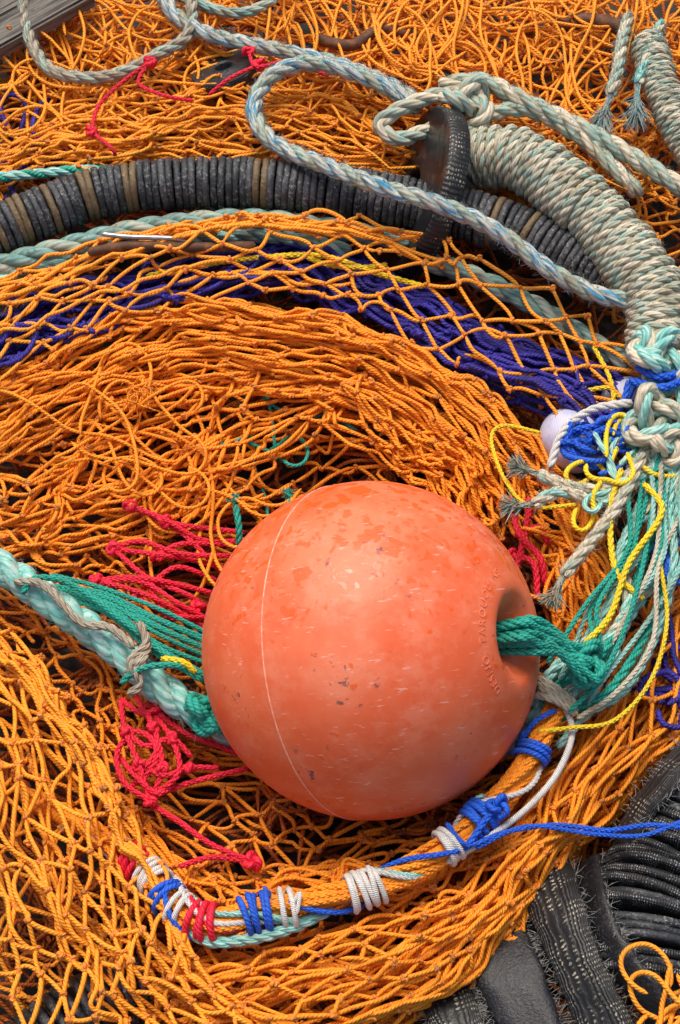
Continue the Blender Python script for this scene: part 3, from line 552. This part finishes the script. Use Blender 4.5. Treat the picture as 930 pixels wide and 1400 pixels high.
for sd,mt,s0,s1,r_,lb in ((401,BRB,.16,.62,4,'blue strand running along the left half of the lashed orange bundle'),(402,WBR,.10,.9,3.8,'white braided strand running along the whole lashed orange bundle'),(403,TRO,.2,.8,4.4,'pale turquoise strand running along the lashed orange bundle'),(404,RED,.17,.42,4.6,'first red strand running along the left end of the lashed orange bundle'),(407,RED,.20,.36,5.2,'shorter red strand beside the first at the left end of the lashed bundle'),(405,BRB,.6,.97,3.8,'blue strand running along the right half of the lashed orange bundle')):
    q=along(sd,4.2,.0178); i0,i1=int(s0*len(q)),int(s1*len(q)); m=MB(); m.rope(q[i0:i1],r_/1000,(0,),pitch=.022); m.build('twine',[mt],label=lb,category='twine')
def lash(s0,s1,Rc,r,turns,mat,label,seed=0):
    s0=.185+s0*.815; s1=.185+s1*.815; g=np.random.default_rng(int(s0*1000)+seed)
    u=np.linspace(0,1,max(30,int(turns*26))); s=s0+(s1-s0)*u; s=s+.003*np.sin(u*turns*2.9+g.random()*6)+.002*np.sin(u*turns*5.1)
    I=lambda A: np.stack([np.interp(s,LL,A[:,k]) for k in range(3)],1)
    a=u*turns*2*math.pi+g.random()*6; rc=Rc/1000*(1+.07*np.sin(u*turns*4+g.random()*6))
    q=I(core)+rc[:,None]*(np.cos(a)[:,None]*I(n_)+np.sin(a)[:,None]*I(b_))
    m=MB(); m.tube(q,r/1000,0,8)
    e=q[-1]; m.tube(cat([e,e+np.array([g.normal(0,.006),g.normal(0,.006),.008]),e+np.array([g.normal(0,.014),g.normal(0,.014),.004])],10),r*.8/1000,0,6)
    m.build('lashing',[mat],label=label,category='lashing')
lash(.0,.035,20,3.8,5,RED,'red lashing at the far left end of the lashed line')
lash(.05,.085,20.5,3.4,5,WBR,'white lashing next to the red one at the left end of the lashed line')
lash(.10,.125,21,3.8,3,BRB,'narrow blue lashing third from the left end of the lashed line')
lash(.14,.165,21,3.4,3,WBR,'narrow white lashing between narrow blue and wide red ones')
lash(.175,.225,21,4.2,5,RED,'wide red lashing on the lashed line beside the tight blue one')
lash(.265,.32,22,3.8,6,BRB,'tight blue lashing lowest on the lashed line left of centre')
lash(.335,.36,21.5,3.6,2.5,WBR,'narrow white lashing just right of the tight blue one')
lash(.45,.51,21.5,3.6,7,WBR,'thick white lashing on the lashed line below the buoy')
lash(.635,.66,21,3.6,4,WBR,'white lashing on the lashed line left of the blue knot')
lash(.70,.74,21.5,4.0,5,BRB,'tight blue lashing at the bend of the lashed line right below the buoy')
lash(.86,.90,20.5,3.6,3,BRB,'blue twine crossed over the lashed line near the turquoise rope')
m=MB(); m.rope(wpath([(225,1225,30),(275,1283,48),(340,1284,50),(400,1268,50),(450,1244,45)]),.0075,(0,)); m.build('rope',[TRO],label='short turquoise rope beside the left end of the lashed line',category='rope')
m=MB(); m.tube(wpath([(610,1180,62),(660,1150,70),(715,1110,74),(760,1060,72),(782,1005,72),(770,965,75),(735,945,72)]),.0042,0); m.build('cord',[WBR],label='white braided cord looping outside the lashed line up to the turquoise rope',category='cord')
m=MB(); m.rope(wpath([(610,1125,82),(640,1155,84),(690,1138,76),(760,1128,76),(830,1135,90),(890,1128,110),(960,1135,110)],.003),.0033,(0,),pitch=.02); m.rope(wpath([(650,1160,78),(720,1130,76),(810,1140,84),(880,1142,108),(935,1122,112)],.003),.0030,(0,),pitch=.02)
trefoil(m,(682,1102,92),13,4,0,(.3,.1,.5),strands=False); m.rope(wpath([(640,1155,84),(665,1120,88),(682,1102,92)]),.0045,(0,)); m.build('twine',[BRB],label='bright blue twine knotted on the lashed line and running to the right edge',category='twine')
m=MB()
for i in range(4): m.rope(wpath([(735+g.normal(0,8),925+i*8,85),(760,940+i*6,92),(790,965+i*4,80)]),.005,(0,))
m.build('lashing',[WHR],label='cream lashing around the turquoise rope right of the buoy',category='lashing')
m=MB()
for i in range(3): m.rope(wpath([(172+i*6,925,55),(185+i*5,905,76),(200+i*3,880,62)]),.005,(0,))
m.build('lashing',[BRR],label='brown lashing around the turquoise rope left of the buoy',category='lashing')
m=MB(); m.rope(wpath([(220,900,66),(250,905,70),(268,920,60)]),.0045,(0,)); m.build('twine',[YEL],label='short yellow twine on the turquoise rope left of the buoy',category='twine')
# ------------------------------------------------------------ disc lines
def discmesh(R,th,seed,mat,hole=.3,segs=56,rough=.004):
    g=np.random.default_rng(seed); e=th*.3
    pr=[(R*hole,-th/2),(R-e*1.4,-th/2),(R-e*.4,-th/2+e*.3),(R,-th/2+e),(R*1.003,0),(R,th/2-e),(R-e*.4,th/2-e*.3),(R-e*1.4,th/2),(R*hole,th/2),(R*hole,-th/2)]
    o=lathe('disc',pr,mat,None,segs); me=o.data; bpy.data.objects.remove(o)
    ph=g.random(6)*6.28; am=g.normal(0,.008,6)
    for v in me.vertices:
        a=math.atan2(v.co.y,v.co.x); s=1+sum(am[i]*math.sin((i+2)*a+ph[i]) for i in range(6))+g.normal(0,rough)
        v.co.x*=s; v.co.y*=s; v.co.z+=g.normal(0,th*.03)
    return me
def discline(pts,R,th,gap,mats,label,seed,tilt=.12,pattern=None):
    o=P(np.array(pts[0],float)); core=wpath(pts,.002)-o; e=empty('disc_line',o,label,'rubber disc line')
    m=MB(); m.tube(core,R*.33/1000,0,12); m.build('core_wire',[RUK],e)
    L=np.r_[0,np.cumsum(np.linalg.norm(np.diff(core,axis=0),axis=1))]; t=np.gradient(core,axis=0)
    g=np.random.default_rng(seed); ms=[[discmesh(R/1000*g.uniform(.96,1.02),th/1000*.98,seed+i*7+j,mt) for j in range(3)] for i,(mt,w) in enumerate(mats)]
    s=0; w=np.array([x[1] for x in mats],float); w/=w.sum(); n=0
    while s<L[-1]:
        c=[np.interp(s,L,core[:,k]) for k in range(3)]; d=Vector([np.interp(s,L,t[:,k]) for k in range(3)]).normalized()
        d=(d+Vector(g.normal(0,tilt*.5,3))).normalized(); cur=g.choice(len(mats),p=w)
        if pattern is not None: cur=2 if n in pattern else g.choice([0,0,1])
        ob=bpy.data.objects.new('disc',ms[cur][g.integers(3)]); COL.objects.link(ob); ob.parent=e
        if pattern is not None and cur==2: ob['label']='muddy tan disc'
        ob.location=Vector(c)+Vector(g.normal(0,.0006,3)); ob.rotation_euler=(d.to_track_quat('Z','Y')@Matrix.Rotation(g.random()*6.28,3,'Z').to_quaternion()).to_euler()
        s+=(th+gap)/1000*g.uniform(.95,1.05); n+=1
discline([(-50,335,62),(40,298,66),(130,266,70),(230,252,74),(330,250,74),(430,258,74),(530,272,70),(620,290,66),(700,312,66),(770,348,64),(835,385,60)],38,10.6,.1,[(RUB,6),(RUG,3),(RUT,2.2)],'long ribbed line of grey black and tan rubber discs crossing the upper part',201,.04,{5,8,9,13,18,19,24,25,42,43,66,75,80})
discline([(1010,1050,-10),(930,1170,0),(890,1260,5),(880,1350,0)],82,11,.2,[(TYG,4),(RUG,2),(RUB,3)],'thick roll of scuffed grey discs at the right edge below the orange roll',205,.08)
discline([(600,1440,-60),(680,1350,-50),(720,1270,-60)],48,14,0,[(RUK,5),(RUB,2)],'short line of black discs under the orange roll at the bottom',213,.2)
discline([(40,1440,-10),(110,1390,-10),(190,1350,-25)],46,13,0,[(RUK,5),(RUB,2)],'short line of black discs seen through the net at the bottom left',217,.2)
def strip(pts,w,th,label,mat=RUK,roll=0,fz=260):
    m=MB(); p=wpath(pts,.005); t,n,b=frames(p); NA=36; a=np.arange(NA)/NA*2*math.pi
    K=len(p); ca,sa=np.cos(a),np.sin(a); sx=np.sign(ca)*abs(ca)**.6*w/1000; sy=np.sign(sa)*abs(sa)**.7*th/1000
    L=np.arange(K)*.005; ro=roll+.35*np.sin(L*9); wd=1+.05*np.sin(L*31)
    cr,sr=np.cos(ro)[:,None],np.sin(ro)[:,None]; N=(n*cr+b*sr)*wd[:,None]; Bq=b*cr-n*sr
    v=p[:,None]+sx[None,:,None]*N[:,None]+sy[None,:,None]*Bq[:,None]; v+=.0008*np.sin(v[...,[1,2,0]]*160+v[...,[2,0,1]]*90); v[0]=v[0].mean(0)+(v[0]-v[0].mean(0))*.3; v[-1]=v[-1].mean(0)+(v[-1]-v[-1].mean(0))*.3
    i,j=np.meshgrid(np.arange(K-1),np.arange(NA),indexing='ij'); j2=(j+1)%NA
    L=np.arange(K)*.005; f=np.stack([i*NA+j,i*NA+j2,(i+1)*NA+j2,(i+1)*NA+j],-1)
    u=np.stack([np.stack([j/NA,L[i]],-1),np.stack([(j+1)/NA,L[i]],-1),np.stack([(j+1)/NA,L[i+1]],-1),np.stack([j/NA,L[i+1]],-1)],-2)
    m.raw(v,f,u,0)
    gg=np.random.default_rng(int(w*10+pts[0][0])); ii=gg.integers(1,K-1,fz); jj=gg.choice([0,1,NA-1,NA//2,NA//2-1,NA//2+1],fz); s=v[ii,jj]; dd=(s-p[ii]); dd/=np.linalg.norm(dd,axis=1)[:,None]
    dd=dd*gg.uniform(.2,1,(fz,1))+gg.normal(0,.6,(fz,3)); m.batch(np.stack([s,s+dd*.004,s+dd*.009+gg.normal(0,.002,(fz,3))],1),.00035,4,1)
    m.build('rubber_strip',[mat,WBR],label=label,category='rubber strip')
strip([(740,1180,0),(765,1250,35),(795,1330,45),(850,1450,45)],34,11,'stippled black rubber strip sticking out from under the orange roll at bottom right',TYS,.5)
strip([(800,1180,0),(820,1260,50),(870,1340,70),(940,1430,60)],24,8,'narrow smooth black rubber strip leaning on the grey roll of discs',RUK,.9)
strip([(670,1270,-10),(700,1340,20),(745,1450,25)],38,12,'wide smooth black rubber strip under the bottom end of the orange roll',RUK,.1)
strip([(600,1340,-20),(625,1400,10),(640,1460,10)],30,10,'short stippled rubber strip at the bottom edge beneath the orange roll',TYS,.2)
strip([(970,1010,60),(915,1060,70),(870,1120,50),(850,1160,30)],24,9,'stippled black rubber strip at the right edge above the grey roll of discs',TYS,.6)
def bigdisc(name,c,R,th,nrm,label,mats):
    n_=Vector(nrm).normalized(); e=empty(name,P(np.array(c,float)),label,'rubber disc'); e.rotation_euler=n_.to_track_quat('Z','Y').to_euler()
    pr=[(R*.24,-th*.5),(R*.24,th*.5),(R*.3,th*.62),(R*.42,th*.5),(R*.82,th*.42),(R*.9,th*.5),(R*.97,th*.48)]
    lathe('face',pr[::-1],mats[0],e,80)
    lathe('tread',[(R*.97,th*.48),(R,th*.38),(R,-th*.38),(R*.97,-th*.48)][::-1],mats[1],e,80)
    lathe('back_face',[(R*.97,-th*.48),(R*.24,-th*.5)][::-1],mats[0],e,80)
Vd=CAM/np.linalg.norm(CAM); lng=uv_*.97+rv*.25; lng/=np.linalg.norm(lng)
nn=-rv*.95+Vd*.32; nn-=lng*nn.dot(lng)
bigdisc('rubber_disc',(577,264,50),.128,.034,nn,'large black rubber disc standing on edge among the ropes',(RUB2,TYR))
bigdisc('rubber_disc',(310,104,46),.052,.03,(-.25,.35,.9),'smaller black rubber disc half buried in orange net in the upper left',(RUK,TYR))
m=MB(); m.tube(wpath([(138,320,98),(180,324,100),(235,326,97),(262,332,88)],.003),.0036,0,10); m.build('steel_link',[STE],label='thin bright steel rod lying under the left part of the disc line',category='steel rod')
m=MB(); m.tube(wpath([(120,345,88),(180,336,92),(260,338,90),(350,336,84)]),.007,0); m.build('iron_bar',[RST],label='rusty iron bar just below the bright steel rod',category='iron bar')
m=MB(); m.tube(wpath([(430,52,40),(480,62,47),(520,40,45),(560,46,35)]),.009,0); m.build('iron_bar',[RST],label='rusty bent iron bar in the loose net near the top edge',category='iron bar')
m=MB(); m.tube(wpath([(760,35,40),(810,28,50),(860,45,46),(835,72,40)]),.012,0); m.build('iron_bar',[RST],label='thick rusty iron bar in the loose net at the top right',category='iron bar')
k=NT('weathered_grey_wood'); mp=k.n('ShaderNodeMapping'); mp.inputs['Scale'].default_value=(6,90,90); k.l(k.obj(),mp.inputs[0]); w1=k.noise(mp.outputs[0],1.5,5,.65)
k.l(k.mix(k.ramp(w1,.35,.65),(.05,.042,.034),(.22,.195,.16)),k.b.inputs['Base Color']); k.b.inputs['Roughness'].default_value=.85; k.bump(w1,.003); WOO=k.m
e=empty('wooden_boards',P(np.array([18,52,44.])),'weathered grey wooden boards in the top left corner','boards'); e.rotation_euler=(0,0,math.radians(38))
import bmesh
for i in range(3):
    bm=bmesh.new(); bmesh.ops.create_cube(bm,size=1); bmesh.ops.scale(bm,vec=(.28,.05,.03),verts=bm.verts); bmesh.ops.bevel(bm,geom=bm.edges[:],offset=.004,segments=2,affect='EDGES'); bmesh.ops.translate(bm,vec=(0,.0+i*.054,.012-.004*i),verts=bm.verts)
    me=bpy.data.meshes.new('board'); bm.to_mesh(me); bm.free(); me.materials.append(WOO); ob=bpy.data.objects.new('board',me); COL.objects.link(ob); ob.parent=e
# ------------------------------------------------------------ light, camera
w=bpy.data.worlds.new('World'); SC.world=w; w.use_nodes=True; nt=w.node_tree; bg=nt.nodes['Background']
sk=nt.nodes.new('ShaderNodeTexSky'); sk.sky_type='NISHITA'; sk.sun_disc=False; sk.sun_elevation=math.radians(64); sk.sun_rotation=math.radians(-20); sk.air_density=1.0; sk.dust_density=5; sk.ozone_density=.5
nt.links.new(sk.outputs[0],bg.inputs[0]); bg.inputs[1].default_value=.15
sl=bpy.data.lights.new('sun','SUN'); sl.energy=2.3; sl.angle=math.radians(30); sl.color=(1,.95,.87)
so=bpy.data.objects.new('sun',sl); COL.objects.link(so)
az=math.radians(-20); el=math.radians(64); dirv=Vector((math.sin(az)*math.cos(el),math.cos(az)*math.cos(el),math.sin(el))); so.rotation_euler=dirv.to_track_quat('Z','Y').to_euler()
cd=bpy.data.cameras.new('camera'); cd.sensor_fit='VERTICAL'; cd.sensor_height=36; cd.sensor_width=36; cd.lens=36*D/1.4; cd.clip_end=50; cd.clip_start=.05
co=bpy.data.objects.new('camera',cd); COL.objects.link(co); co.location=CAM; co.rotation_euler=(T,0,0); SC.camera=co
SC.view_settings.view_transform='Standard'; SC.view_settings.look='None'; SC.view_settings.exposure=0
